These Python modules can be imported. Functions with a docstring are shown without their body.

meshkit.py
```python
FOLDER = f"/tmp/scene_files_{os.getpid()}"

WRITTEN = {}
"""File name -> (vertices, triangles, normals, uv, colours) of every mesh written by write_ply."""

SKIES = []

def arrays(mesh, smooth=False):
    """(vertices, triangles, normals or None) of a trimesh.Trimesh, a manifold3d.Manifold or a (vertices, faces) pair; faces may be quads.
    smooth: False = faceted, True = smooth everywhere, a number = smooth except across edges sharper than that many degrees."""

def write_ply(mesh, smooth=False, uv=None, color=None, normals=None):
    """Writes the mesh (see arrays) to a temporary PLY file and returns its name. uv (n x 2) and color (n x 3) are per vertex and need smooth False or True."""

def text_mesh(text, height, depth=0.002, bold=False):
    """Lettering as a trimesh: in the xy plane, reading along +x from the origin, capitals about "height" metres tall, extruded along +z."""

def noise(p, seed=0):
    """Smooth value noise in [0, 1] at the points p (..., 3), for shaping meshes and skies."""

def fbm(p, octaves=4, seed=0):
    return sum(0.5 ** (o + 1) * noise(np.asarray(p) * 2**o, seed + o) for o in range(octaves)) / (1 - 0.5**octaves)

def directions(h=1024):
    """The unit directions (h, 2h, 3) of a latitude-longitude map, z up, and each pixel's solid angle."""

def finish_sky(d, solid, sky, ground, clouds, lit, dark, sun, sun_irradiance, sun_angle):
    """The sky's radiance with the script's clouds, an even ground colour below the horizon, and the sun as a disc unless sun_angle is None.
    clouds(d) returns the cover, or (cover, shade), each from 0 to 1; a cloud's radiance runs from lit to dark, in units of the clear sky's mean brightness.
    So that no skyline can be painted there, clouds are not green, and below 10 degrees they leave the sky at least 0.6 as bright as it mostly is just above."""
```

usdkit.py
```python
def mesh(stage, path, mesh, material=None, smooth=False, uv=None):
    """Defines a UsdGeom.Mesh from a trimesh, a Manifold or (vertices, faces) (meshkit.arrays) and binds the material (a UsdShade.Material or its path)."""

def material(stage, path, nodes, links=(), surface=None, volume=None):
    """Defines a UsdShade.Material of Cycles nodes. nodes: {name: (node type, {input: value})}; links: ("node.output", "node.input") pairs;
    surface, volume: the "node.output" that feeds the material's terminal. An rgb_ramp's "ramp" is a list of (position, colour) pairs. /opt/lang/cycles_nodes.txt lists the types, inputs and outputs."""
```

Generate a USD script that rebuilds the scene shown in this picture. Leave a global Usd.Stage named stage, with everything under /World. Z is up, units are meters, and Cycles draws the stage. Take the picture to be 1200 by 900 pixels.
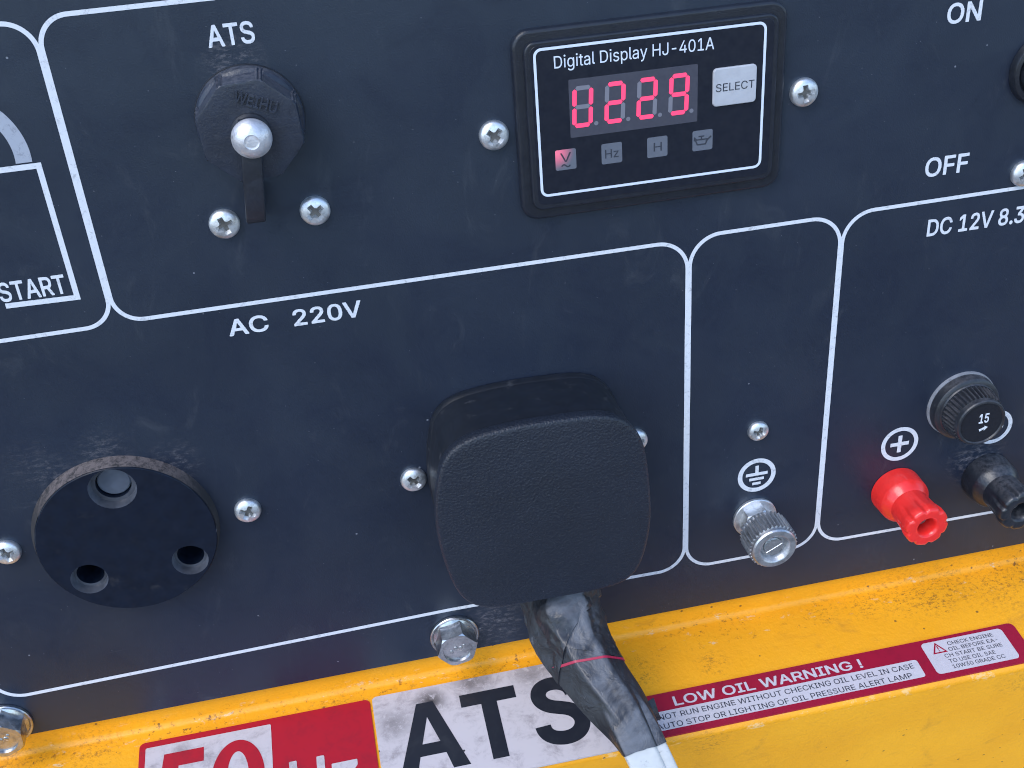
import math, random
import numpy as np, trimesh, manifold3d as m3, usdkit, meshkit
from shapely.geometry import LineString, Polygon, Point, box as sbox
from shapely.ops import unary_union
from pxr import Usd, UsdGeom, UsdLux, UsdShade, Gf, Sdf

stage = Usd.Stage.CreateInMemory()
UsdGeom.SetStageUpAxis(stage, 'Z'); UsdGeom.SetStageMetersPerUnit(stage, 1.0)
UsdGeom.Xform.Define(stage, '/World'); UsdGeom.Scope.Define(stage, '/World/Looks')

# Panel axes in millimetres: u to the right, v up, h out of the panel towards the viewer.
Z0 = 600.0
def W(u, v, h): return np.array([u, -h, v + Z0]) * 0.001
PI = math.pi

# ------------------------------------------------------------------ camera, sky, sun, exposure
CAM = (-40.6823, 151.7342, 254.4059)
RT = np.array([[0.9780932, -0.0678193, 0.1968100], [-0.1575669, -0.8590464, 0.4870441], [0.1360380, -0.5073853, -0.8509136]])
cam = UsdGeom.Camera.Define(stage, '/World/camera')
def ax(a): return np.array([a[0], -a[2], a[1]])
right, up, back = ax(RT[0]), ax(-RT[1]), ax(-RT[2]); pos = W(*CAM)
cam.AddTransformOp().Set(Gf.Matrix4d(*right, 0, *up, 0, *back, 0, *pos, 1))
cam.CreateHorizontalApertureAttr(36.0); cam.CreateVerticalApertureAttr(27.0)
cam.CreateFocalLengthAttr(36.0 * 1341.11 / 1200)
cam.CreateClippingRangeAttr(Gf.Vec2f(0.01, 1000.0))
cam.CreateExposureAttr(1.35)

SUN = np.array([-0.55, -0.50, 0.95]); SUN = SUN / np.linalg.norm(SUN)
SKY_STRENGTH = 0.15
sky = UsdLux.DomeLight.Define(stage, '/World/sky')
usdkit.material(stage, '/World/Looks/sky_look', {
    's': ('sky_texture', {'sky_type': 'single_scattering', 'sun_disc': False, 'sun_elevation': math.asin(SUN[2]), 'sun_rotation': math.atan2(SUN[0], SUN[1]), 'air_density': 1.0, 'aerosol_density': 0.6, 'ozone_density': 3.0}),
    'b': ('background_shader', {'strength': SKY_STRENGTH})}, [('s.color', 'b.color')], surface='b.background')
UsdShade.MaterialBindingAPI.Apply(sky.GetPrim()).Bind(UsdShade.Material.Get(stage, '/World/Looks/sky_look'))
sky.GetPrim().SetCustomDataByKey('kind', 'structure')
sun = UsdLux.DistantLight.Define(stage, '/World/sun')
sun.CreateIntensityAttr(0.18); sun.CreateAngleAttr(30.0); sun.CreateColorAttr(Gf.Vec3f(1.0, 0.97, 0.93))
sun.GetPrim().CreateAttribute('inputs:normalize', Sdf.ValueTypeNames.Bool).Set(True)
zx = SUN; xx = np.cross([0, 0, 1], zx); xx /= np.linalg.norm(xx); yx = np.cross(zx, xx)
sun.AddTransformOp().Set(Gf.Matrix4d(*xx, 0, *yx, 0, *zx, 0, 0, 0, 3, 1))

# ------------------------------------------------------------------ materials
class G:
    """a small node-graph builder"""
    def __init__(s): s.n, s.l, s.k = {}, [], 0
    def add(s, kind, ins=None, **links):
        s.k += 1; nm = f'n{s.k}'; s.n[nm] = (kind, dict(ins or {}))
        for k, v in links.items():
            if isinstance(v, str): s.l.append((v, f'{nm}.{k}'))
            else: s.n[nm][1][k] = v
        return nm
    def math(s, op, a, b=0.0, c=None, clampit=False):
        kw = {'value1': a, 'value2': b}
        if c is not None: kw['value3'] = c
        return s.add('math', {'math_type': op, 'use_clamp': clampit}, **kw) + '.value'
    def pos(s): 
        if not hasattr(s, 'p'): s.p = s.add('geometry')
        return s.p + '.position'
    def noise(s, scale, detail=3.0, rough=0.55, stretch=None, dist=0.0):
        v = s.pos()
        if stretch: v = s.add('mapping', {'mapping_type': 'point', 'scale': stretch}, vector=v) + '.vector'
        return s.add('noise_texture', {'scale': scale, 'detail': detail, 'roughness': rough, 'distortion': dist}, vector=v) + '.fac'
    def step(s, v, lo, hi): return s.add('map_range', {'range_type': 'smoothstep', 'from_min': lo, 'from_max': hi, 'clamp': True}, value=v) + '.result'
    def specks(s, scale, radius, keep):
        v = s.add('voronoi_texture', {'feature': 'f1', 'scale': scale}, vector=s.pos())
        c = s.add('separate_color', {'color_type': 'rgb'}, color=v + '.color')
        r = s.math('multiply', c + '.g', radius)
        near = s.math('less_than', v + '.distance', r)
        return s.math('multiply', near, s.math('less_than', c + '.r', keep))
    def mix(s, fac, a, b): return s.add('mix', {'mix_type': 'mix'}, fac=fac, color1=a, color2=b) + '.color'
    def ball(s, c, r):
        """1 at the world point c falling to 0 at the radius r (mm)"""
        d = s.add('vector_math', {'math_type': 'distance', 'vector2': tuple(W(*c))}, vector1=s.pos()) + '.value'
        return s.add('map_range', {'range_type': 'smoothstep', 'from_min': r * .001, 'from_max': 0.0, 'to_min': 0.0, 'to_max': 1.0, 'clamp': True}, value=d) + '.result'
    def bump(s, h, dist, strength=1.0): return s.add('bump', {'distance': dist, 'strength': strength}, height=h) + '.normal'
    def done(s, name, surf): return usdkit.material(stage, '/World/Looks/' + name, s.n, s.l, surface=surf)

M = {}
def plain(name, col, rough=.45, metallic=0.0, spec=0.5, bump=None, var=0.0, dirt=None, coat=0.0):
    g = G(); kw = {}
    base = tuple(col)
    if var: base = g.mix(g.step(g.noise(260, 4), .3, .7), tuple(np.array(col) * (1 - var)), tuple(np.minimum(1, np.array(col) * (1 + var))))
    if dirt:
        dcol, lo, hi, sc = dirt
        base = g.mix(g.step(g.noise(sc, 5, .65), lo, hi), base, dcol)
    kw['base_color'] = base
    kw['roughness'] = g.math('multiply_add', g.noise(400, 3), .25, rough - .125)
    if bump: kw['normal'] = g.bump(g.noise(bump[0], 3, .6), bump[1])
    p = g.add('principled_bsdf', {'metallic': metallic, 'specular_ior_level': spec, 'coat_weight': coat}, **kw)
    M[name] = g.done(name, p + '.BSDF'); return M[name]

def panel_look():
    g = G()
    blotch = g.step(g.noise(22, 4, .6), .35, .7)
    col = g.mix(blotch, (.0070, .0092, .0180), (.0098, .0128, .0235))  # black paint turned navy: the sky reflection is mixed into the colour
    wipe = g.step(g.noise(90, 5, .7, stretch=(1, 1, .45), dist=1.2), .56, .8)
    col = g.mix(g.math('multiply', wipe, .22), col, (.085, .088, .10))
    scr = g.step(g.noise(60, 6, .75, stretch=(.35, 1, 5.0), dist=.6), .66, .74)
    col = g.mix(g.math('multiply', scr, .18), col, (.14, .14, .16))
    dust = g.specks(260, .075, .06); dust2 = g.specks(1100, .13, .05)
    col = g.mix(g.math('multiply', dust, .6), col, (.26, .27, .30))
    col = g.mix(g.math('multiply', dust2, .35), col, (.24, .24, .27))
    # dusty smears: above the socket, under the bottom line, beside the fuse holder
    for c, r, k in (((-104, -1, 0), 9, .5), ((-117, -6, 0), 9, .4), ((-88, -7, 0), 9, .5), ((-122, 0, 0), 9, .22), ((-10, -79, 0), 14, .7), ((139, -52, 0), 12, .9), ((-55, 90, 0), 9, .7)):
        mk = g.math('multiply', g.ball(c, r), g.step(g.noise(620, 6, .8, stretch=(.55, 1, 1.3), dist=.3), .46, .70))
        col = g.mix(g.math('multiply', mk, k), col, (.20, .18, .19))
    grain = g.noise(2600, 2, .6)
    rough = g.math('multiply_add', g.step(g.noise(48, 5, .65, dist=.7), .3, .72), .15, .33)
    p = g.add('principled_bsdf', {'specular_ior_level': .72, 'specular_tint': (.74, .89, 1.0)}, base_color=col, roughness=rough, normal=g.bump(grain, .00010, .30))  # blue specular tint stands in for reflected sky
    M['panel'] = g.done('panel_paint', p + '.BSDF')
panel_look()

E1Z = -97.3 - math.cos(math.radians(82)) * 39.0
def yellow_look():
    g = G()
    col = g.mix(g.step(g.noise(30, 4), .3, .7), (.79, .325, .008), (.85, .365, .011))
    grime = g.step(g.noise(75, 6, .7, dist=.8), .54, .78)
    col = g.mix(g.math('multiply', grime, .5), col, (.36, .15, .02))
    sp = g.specks(420, .20, .10)
    col = g.mix(g.math('multiply', sp, .75), col, (.10, .05, .02))
    # grime gathered in the fold and worn along both folds
    s = g.add('separate_xyz', {}, vector=g.pos())
    dz = g.math('absolute', g.math('subtract', s + '.z', (Z0 - 98.2) * .001))
    fold = g.add('map_range', {'range_type': 'smoothstep', 'from_min': .0062, 'from_max': .0006, 'to_min': 0., 'to_max': 1., 'clamp': True}, value=dz) + '.result'
    y8 = g.math('less_than', g.math('multiply', s + '.y', -1.0), .008)
    fold = g.math('multiply', fold, y8)
    patch = g.step(g.noise(26, 3, .6), .38, .60)
    bits = g.step(g.noise(520, 5, .75), .55, .66)
    f = g.math('multiply', g.math('multiply', fold, patch), bits)
    col = g.mix(g.math('multiply', f, .85), col, (.085, .038, .018))
    chips = g.step(g.noise(300, 5, .8, stretch=(.5, 1, 1)), .60, .66)
    col = g.mix(g.math('multiply', g.math('multiply', fold, chips), .7), col, (.66, .50, .30))
    # a few oily scuffs
    for c, r in (((30, -99, 12), 9), ((52, -99, 14), 8), ((120, -98, 3), 16), ((150, -98.5, 5), 20), ((92, -98, 3), 9), ((106, -98, 3), 11), ((134, -98, 3), 13), ((172, -98, 3), 18), ((128, -99, 9), 8), ((-60, -98, 2), 8), ((-130, -98, 2), 12), ((-185, -98, 2), 14), ((10, -98, 2), 7), ((-18, -98, 2), 12), ((44, -109, 38), 12), ((-150, -99, 2), 14), ((142, -112, 38), 13)):
        mk = g.math('multiply', g.ball(c, r), g.step(g.noise(950, 6, .85, stretch=(.7, 1, 1)), .50, .62))
        col = g.mix(g.math('multiply', mk, .66), col, (.11, .05, .018))
    e = g.math('absolute', g.math('subtract', g.math('multiply', s + '.y', -1.0), .0365))
    edge = g.add('map_range', {'range_type': 'smoothstep', 'from_min': .0022, 'from_max': .0004, 'to_min': 0., 'to_max': 1., 'clamp': True}, value=e) + '.result'
    top = g.math('greater_than', s + '.z', (Z0 + E1Z - 3.0) * .001)
    edge = g.math('multiply', edge, top)
    wear = g.step(g.noise(230, 6, .8, stretch=(.6, 1, 1)), .54, .62)
    col = g.mix(g.math('multiply', g.math('multiply', edge, wear), .55), col, (.80, .58, .30))
    peel = g.noise(650, 3, .6)
    p = g.add('principled_bsdf', {'specular_ior_level': .45}, base_color=col, roughness=g.math('multiply_add', g.noise(140, 4), .2, .36), normal=g.bump(peel, .00035, .5))
    M['yellow'] = g.done('yellow_paint', p + '.BSDF')
yellow_look()

def printed(name, col, wear=.45, wcol=(.10, .10, .12)):
    g = G()
    w = g.step(g.noise(480, 7, .85, dist=.4), .52, .66)
    c = g.mix(g.math('multiply', w, wear), tuple(col), wcol)
    p = g.add('principled_bsdf', {'roughness': .5, 'specular_ior_level': .3}, base_color=c)
    M[name] = g.done(name, p + '.BSDF')
printed('white_print', (.62, .63, .66)); printed('grey_print', (.34, .36, .41), .5); printed('fine_print', (.62, .66, .74), .1)

def vinyl(name, col, dcol, amount, lo=.46, hi=.72, rough=.34, stains=()):
    g = G()
    st = g.step(g.noise(120, 7, .78, dist=.35), lo, hi)
    c = g.mix(g.math('multiply', st, amount), tuple(col), dcol)
    sm = g.step(g.noise(900, 5, .8, stretch=(.5, 1, 1)), .66, .73)
    c = g.mix(g.math('multiply', sm, amount), c, tuple(np.array(dcol) * .55))
    for cc_, r, kk in stains:
        mk = g.math('multiply', g.ball(cc_, r), g.step(g.noise(420, 6, .8, dist=.6), .34, .50))
        c = g.mix(g.math('multiply', mk, kk), c, (.05, .04, .038))
    sp = g.specks(380, .14, .12)
    c = g.mix(g.math('multiply', sp, min(1, amount * 1.6)), c, (.05, .045, .045))
    p = g.add('principled_bsdf', {'specular_ior_level': .5}, base_color=c, roughness=rough, normal=g.bump(g.noise(180, 3), .0002, .25))
    M[name] = g.done(name, p + '.BSDF')
vinyl('white_vinyl', (.53, .465, .46), (.24, .20, .20), .75, stains=(((-33, -98.6, 8), 7, .95), ((-20, -98.0, 3.5), 8, .7), ((-2, -98.1, 4), 9, .5), ((-44, -99.5, 13), 8, .5)))
vinyl('label_white', (.52, .475, .49), (.34, .31, .32), .35)
vinyl('red_vinyl', (.40, .008, .020), (.22, .010, .022), .55)
vinyl('crimson_vinyl', (.29, .006, .026), (.17, .006, .02), .5)
vinyl('black_vinyl', (.012, .013, .018), (.035, .035, .04), .6)

def metal(name, col, rough, bumpscale=500, dist=.00008):
    g = G()
    c = g.mix(g.step(g.noise(420, 5, .7), .42, .75), tuple(col), tuple(np.array(col) * .55))
    p = g.add('principled_bsdf', {'metallic': 1.0}, base_color=c, roughness=g.math('multiply_add', g.noise(600, 3), .25, rough - .1), normal=g.bump(g.noise(bumpscale, 4, .7), dist, .7))
    M[name] = g.done(name, p + '.BSDF')
metal('zinc', (.72, .73, .74), .42); metal('brushed', (.56, .56, .57), .36, 1500, .0001); metal('bolt_steel', (.50, .50, .51), .26, 300, .00012); metal('bright', (.85, .86, .87), .2); metal('grime_metal', (.20, .19, .18), .5)
plain('rivet_paint', (.60, .585, .60), .48, metallic=.85, var=.12, bump=(1200, .0001), dirt=((.30, .27, .29), .56, .75, 500))
plain('strap_rubber', (.008, .0095, .014), .5, bump=(900, .0001), var=.2)
plain('bezel', (.006, .0075, .012), .36, bump=(2600, .00006), var=.15)
plain('meter_film', (.0055, .0070, .0125), .30, spec=.45)
plain('window_film', (.055, .055, .070), .28)
plain('segment_off', (.17, .165, .19), .35)
plain('indicator_film', (.115, .125, .15), .35, var=.05)
plain('dark_print', (.025, .028, .038), .45)
plain('button_grey', (.40, .40, .42), .4, var=.06, dirt=((.36, .36, .38), .58, .8, 450))
plain('socket_plastic', (.0035, .0055, .0110), .28, spec=.32, var=.2, bump=(300, .00004), dirt=((.03, .03, .035), .60, .85, 160))
def rim_look():
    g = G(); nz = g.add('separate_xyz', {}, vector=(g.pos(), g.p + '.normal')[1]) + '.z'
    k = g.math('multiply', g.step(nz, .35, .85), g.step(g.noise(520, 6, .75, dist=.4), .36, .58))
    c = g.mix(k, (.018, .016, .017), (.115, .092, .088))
    p = g.add('principled_bsdf', {'roughness': .7}, base_color=c, normal=g.bump(g.noise(900, 4), .0003, .6))
    M['socket_rim'] = g.done('socket_rim', p + '.BSDF')
rim_look()
plain('shutter', (.085, .098, .125), .4, var=.15)
plain('hole_lip', (.052, .056, .068), .28, var=.3)  # greyer than the socket: lit hole edges put into the colour
plain('void', (.004, .004, .006), .6)
plain('red_plastic', (.72, .024, .020), .30, var=.06, coat=.15, bump=(500, .00006))
plain('knob_face', (.006, .006, .008), .25)
plain('gasket_grey', (.21, .215, .235), .5, var=.15, dirt=((.14, .14, .15), .56, .7, 600))
plain('tape_red', (.36, .010, .045), .4)
plain('white_cable', (.47, .465, .445), .42, var=.06, dirt=((.22, .21, .21), .60, .72, 300))
plain('ground_look', (.11, .10, .092), .9, var=.2)
def dust_and_highlight(name, col, rough, amount):
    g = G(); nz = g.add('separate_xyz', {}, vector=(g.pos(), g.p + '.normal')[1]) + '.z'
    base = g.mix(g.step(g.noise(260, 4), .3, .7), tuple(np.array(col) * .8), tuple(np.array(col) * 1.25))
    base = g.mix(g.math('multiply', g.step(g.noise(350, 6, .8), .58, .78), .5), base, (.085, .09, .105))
    k = g.math('multiply', g.step(nz, .45, .95), g.step(g.noise(700, 5, .75), .32, .66))  # up-facing grey: dust, plus scoop highlights painted onto the cap
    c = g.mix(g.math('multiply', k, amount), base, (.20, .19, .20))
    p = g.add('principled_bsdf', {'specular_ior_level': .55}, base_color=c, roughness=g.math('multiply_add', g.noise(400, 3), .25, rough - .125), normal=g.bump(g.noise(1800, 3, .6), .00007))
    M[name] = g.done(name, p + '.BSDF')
def leather(name, col):
    g = G()
    n = g.noise(1900, 3, .65); v = g.add('voronoi_texture', {'feature': 'f1', 'scale': 1500}, vector=g.pos()) + '.distance'
    hgt = g.math('add', n, g.math('multiply', v, .7))
    c = g.mix(g.step(g.noise(50, 4), .35, .7), tuple(col), tuple(np.array(col) * 1.35))
    c = g.mix(g.math('multiply', g.specks(420, .09, .12), .6), c, (.20, .20, .22))
    c = g.mix(g.math('multiply', g.step(g.noise(2000, 3, .7), .56, .70), .30), c, (.045, .050, .062))
    p = g.add('principled_bsdf', {'specular_ior_level': .5}, base_color=c, roughness=.43, normal=g.bump(hgt, .00020, .9))
    M[name] = g.done(name, p + '.BSDF')
leather('plug_grain', (.0050, .0066, .0115))
dust_and_highlight('cap_rubber', (.0115, .0150, .0245), .36, .35)
dust_and_highlight('black_plastic', (.0075, .0085, .0115), .32, .28); dust_and_highlight('knob_black', (.0115, .0125, .016), .37, .25)
plain('plug_side', (.0045, .0055, .0085), .42, var=.2, dirt=((.04, .04, .045), .60, .80, 200))
def tape_look():
    g = G()
    c = g.mix(g.step(g.noise(40, 3), .3, .7), (.009, .009, .011), (.017, .017, .021))
    d = g.step(g.noise(70, 5, .6, dist=.8), .36, .66)
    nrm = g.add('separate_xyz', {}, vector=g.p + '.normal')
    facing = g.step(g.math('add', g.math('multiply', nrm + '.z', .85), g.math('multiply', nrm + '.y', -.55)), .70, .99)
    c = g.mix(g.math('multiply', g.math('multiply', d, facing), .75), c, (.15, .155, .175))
    st = g.step(g.noise(500, 6, .8, stretch=(1.6, .5, .5)), .60, .70)
    c = g.mix(g.math('multiply', st, .30), c, (.22, .22, .24))  # pale streaks painted on as highlights along the tape
    p = g.add('principled_bsdf', {'specular_ior_level': .42}, base_color=c, roughness=g.math('multiply_add', d, .22, .30), normal=g.bump(g.noise(140, 4, .6, dist=.9), .0010, .6))
    M['tape'] = g.done('vinyl_tape', p + '.BSDF')
tape_look()
def glow(name, col, strength):
    g = G()
    p = g.add('principled_bsdf', {'base_color': (.25, .03, .06), 'roughness': .4, 'emission_color': tuple(col), 'emission_strength': strength})
    M[name] = g.done(name, p + '.BSDF')
glow('led_lit', (1.0, .045, .15), .52)
def half_lit():
    g = G()
    k = g.ball((14.2, 62.0, 3.2), 4.6)
    e = g.math('multiply', k, .32)
    p = g.add('principled_bsdf', {'base_color': (.115, .125, .15), 'roughness': .4, 'emission_color': (1.0, .08, .20)}, emission_strength=e)
    M['indicator_lit'] = g.done('indicator_lit', p + '.BSDF')
half_lit()

# ------------------------------------------------------------------ scene helpers
used = {}
def path_for(name, parent):
    base = parent + '/' + name; k = used.get(base, -1) + 1; used[base] = k
    return base if k == 0 else f'{base}_{k:03d}'
def meta(p, label=None, cat=None, group=None, kind=None):
    for k, v in (('label', label), ('category', cat), ('group', group), ('kind', kind)):
        if v: p.SetCustomDataByKey(k, v)
def thing(name, label, cat, at=(0, 0, 0), group=None, rot=0.0):
    x = UsdGeom.Xform.Define(stage, path_for(name, '/World')); x.AddTranslateOp().Set(Gf.Vec3d(*map(float, W(*at))))
    if rot: x.AddRotateYOp().Set(-rot)
    meta(x.GetPrim(), label, cat, group); return str(x.GetPath())
def tom(mesh):
    v, f, _ = meshkit.arrays(mesh); return v, f
def part(name, mesh, mat, parent, smooth=30, label=None, kind=None, frame=None):
    """mesh: local millimetres (u, v, h); frame: maps them first (stickers on the ledge)"""
    v, f = tom(mesh)
    if frame is not None: v = frame(v)
    w = np.stack([v[:, 0], -v[:, 2], v[:, 1]], 1) * .001
    p = path_for(name, parent)
    usdkit.mesh(stage, p, trimesh.Trimesh(w, f, process=False), M[mat], smooth=smooth)
    meta(stage.GetPrimAtPath(p), label, kind=kind); return p
def join(*ms): return trimesh.util.concatenate([trimesh.Trimesh(*tom(m), process=False) for m in ms])
def flat(poly, z0=-.04, z1=.05):
    ms = [trimesh.creation.extrude_polygon(g, z1 - z0, engine='earcut') for g in getattr(poly, 'geoms', [poly]) if g.area > 1e-6]
    m = trimesh.util.concatenate(ms); m.apply_translation([0, 0, z0]); return m
def text(s, x0, x1, base, cap, z0=-.04, z1=.05, bold=False):
    m = meshkit.text_mesh(s, 1.0, 1.0, bold)
    v = np.array(m.vertices); lo, hi = v[:, 0].min(), v[:, 0].max()
    v[:, 0] = x0 + (v[:, 0] - lo) * (x1 - x0) / (hi - lo); v[:, 1] = base + v[:, 1] * cap; v[:, 2] = z0 + v[:, 2] * (z1 - z0)
    return trimesh.Trimesh(v, m.faces, process=False)
def rpath(pts, r):
    """polyline whose inner corners are rounded by radius r (number or list)"""
    pts = [np.array(p, float) for p in pts]; out = [pts[0]]
    for i in range(1, len(pts) - 1):
        a, b, c = pts[i - 1], pts[i], pts[i + 1]; rr = r if np.ndim(r) == 0 else r[i - 1]
        d1, d2 = (a - b) / np.linalg.norm(a - b), (c - b) / np.linalg.norm(c - b)
        half = math.acos(np.clip(d1 @ d2, -1, 1)) / 2
        if rr <= 0 or half > PI / 2 - .01: out.append(b); continue
        L = rr / math.tan(half); p, q = b + d1 * L, b + d2 * L
        cen = b + (d1 + d2) / np.linalg.norm(d1 + d2) * rr / math.sin(half)
        a0 = math.atan2(*(p - cen)[::-1]); a1 = math.atan2(*(q - cen)[::-1]); da = (a1 - a0 + PI) % (2 * PI) - PI
        for t in np.linspace(0, 1, 15): out.append(cen + rr * np.array([math.cos(a0 + da * t), math.sin(a0 + da * t)]))
    out.append(pts[-1]); return np.array(out)
def stroke(pts, w, r=0.0): return LineString(rpath(pts, r) if r else pts).buffer(w / 2, cap_style=2, join_style=2)
def rrect(x0, y0, x1, y1, r, n=8): return sbox(x0 + r, y0 + r, x1 - r, y1 - r).buffer(r, quad_segs=n)
def ring(c, R, w): return Point(c).buffer(R, quad_segs=24).difference(Point(c).buffer(R - w, quad_segs=24))
def lathe(prof, n=64, mod=None, c=(0, 0)):
    """prof: (r, h) from the outside at the bottom to the axis; mod(theta, r, h) -> r"""
    th = np.arange(n) / n * 2 * PI; V, F = [], []
    for r, h in prof:
        rr = np.full(n, float(r)) if mod is None else mod(th, np.full(n, float(r)), h)
        V.append(np.stack([c[0] + rr * np.cos(th), c[1] + rr * np.sin(th), np.full(n, float(h))], 1))
    for k in range(len(prof) - 1):
        for i in range(n):
            a, b = k * n + i, k * n + (i + 1) % n; F += [[a, b, b + n], [a, b + n, a + n]]
    V = np.vstack(V)
    m = trimesh.Trimesh(V, F, process=False)
    m.merge_vertices(); m.update_faces(m.nondegenerate_faces()); return m
def loft(rings, cap0=True, cap1=True):
    n = len(rings[0]); V = list(np.vstack(rings)); F = []
    for k in range(len(rings) - 1):
        for i in range(n):
            a, b = k * n + i, k * n + (i + 1) % n; F += [[a, b, b + n], [a, b + n, a + n]]
    if cap0:
        V.append(np.mean(rings[0], 0)); c = len(V) - 1; F += [[c, (i + 1) % n, i] for i in range(n)]
    if cap1:
        V.append(np.mean(rings[-1], 0)); c = len(V) - 1; o = (len(rings) - 1) * n; F += [[c, o + i, o + (i + 1) % n] for i in range(n)]
    return trimesh.Trimesh(np.array(V), F, process=False)
def M3(mesh):
    v, f = tom(mesh); m = trimesh.Trimesh(v, f, process=True); m.merge_vertices()
    return m3.Manifold(m3.Mesh(np.asarray(m.vertices, np.float32), np.asarray(m.faces, np.uint32)))
def cyl(r, h0, h1, n=40, c=(0, 0), r1=None): return m3.Manifold.cylinder(h1 - h0, r, r if r1 is None else r1, n).translate([c[0], c[1], h0])
def spline(pts, n, closed=True):
    from scipy.interpolate import splprep, splev
    p = np.array(pts, float)
    if closed: p = np.vstack([p, p[:1]])
    tck, _ = splprep(p.T, s=(.15 if closed else 0), per=closed, k=3)
    d = np.array(splev(np.linspace(0, 1, 2000), tck)).T
    L = np.r_[0, np.cumsum(np.linalg.norm(np.diff(d, axis=0), axis=1))]
    u = np.linspace(0, L[-1], n + 1)[:n] if closed else np.linspace(0, L[-1], n)
    return np.stack([np.interp(u, L, d[:, k]) for k in range(d.shape[1])], 1)

# ------------------------------------------------------------------ ground (unseen, added for bounce and reflections) and generator body
gp = path_for('ground', '/World')
usdkit.mesh(stage, gp, (np.array([[-40, -40, 0], [40, -40, 0], [40, 40, 0], [-40, 40, 0.]]), np.array([[0, 1, 2, 3]])), M['ground_look'])
meta(stage.GetPrimAtPath(gp), 'unseen ground added under the machine for bounce and reflections', kind='structure')

# yellow frame: an upright flange behind the panel, a ledge folded out, then an upright face
TH = math.radians(82)
P0 = np.array([-97.3, -2.0])                     # (v, h) of the inner fold
DIR = np.array([-math.cos(TH), math.sin(TH)]); NRM = np.array([math.sin(TH), math.cos(TH)])
LEDGE = 39.0
E1 = P0 + DIR * LEDGE
prof = rpath([(-55, -2.0), tuple(P0), tuple(E1), (E1[0] - 130, E1[1] - 36)], [1.9, 2.2])
inner = LineString(prof).parallel_offset(2.0, 'right') if False else None
def extrude_profile(p, u0, u1, nu, thick=2.0):
    p = np.array(p); t = np.gradient(p, axis=0); t /= np.linalg.norm(t, axis=1, keepdims=True)
    nn = np.stack([-t[:, 1], t[:, 0]], 1)
    if nn[0, 1] > 0: nn = -nn                     # back side points into the machine
    q = p + nn * thick; loop = np.vstack([p, q[::-1]]); us = np.linspace(u0, u1, nu)
    return loft([np.c_[np.full(len(loop), u), loop] for u in us], True, True)
fr = thing('generator_frame', 'yellow painted sheet metal frame with a folded ledge below the black panel', 'machine frame')
dense = [prof[0]]
for a, b in zip(prof[:-1], prof[1:]):
    k = max(1, int(np.linalg.norm(b - a) / 6)); dense += [a + (b - a) * i / k for i in range(1, k + 1)]
sheet = extrude_profile(dense, -230, 260, 120)
sv = np.array(sheet.vertices); dn = (meshkit.fbm(sv * np.array([.02, .05, .05]) + 7, 3, 5) - .5) * .5
sheet.vertices = sv + np.c_[0 * dn, dn * .5, dn * .2]
if sheet.volume < 0: sheet.invert()
part('sheet_metal', sheet, 'yellow', fr, smooth=40)

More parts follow.
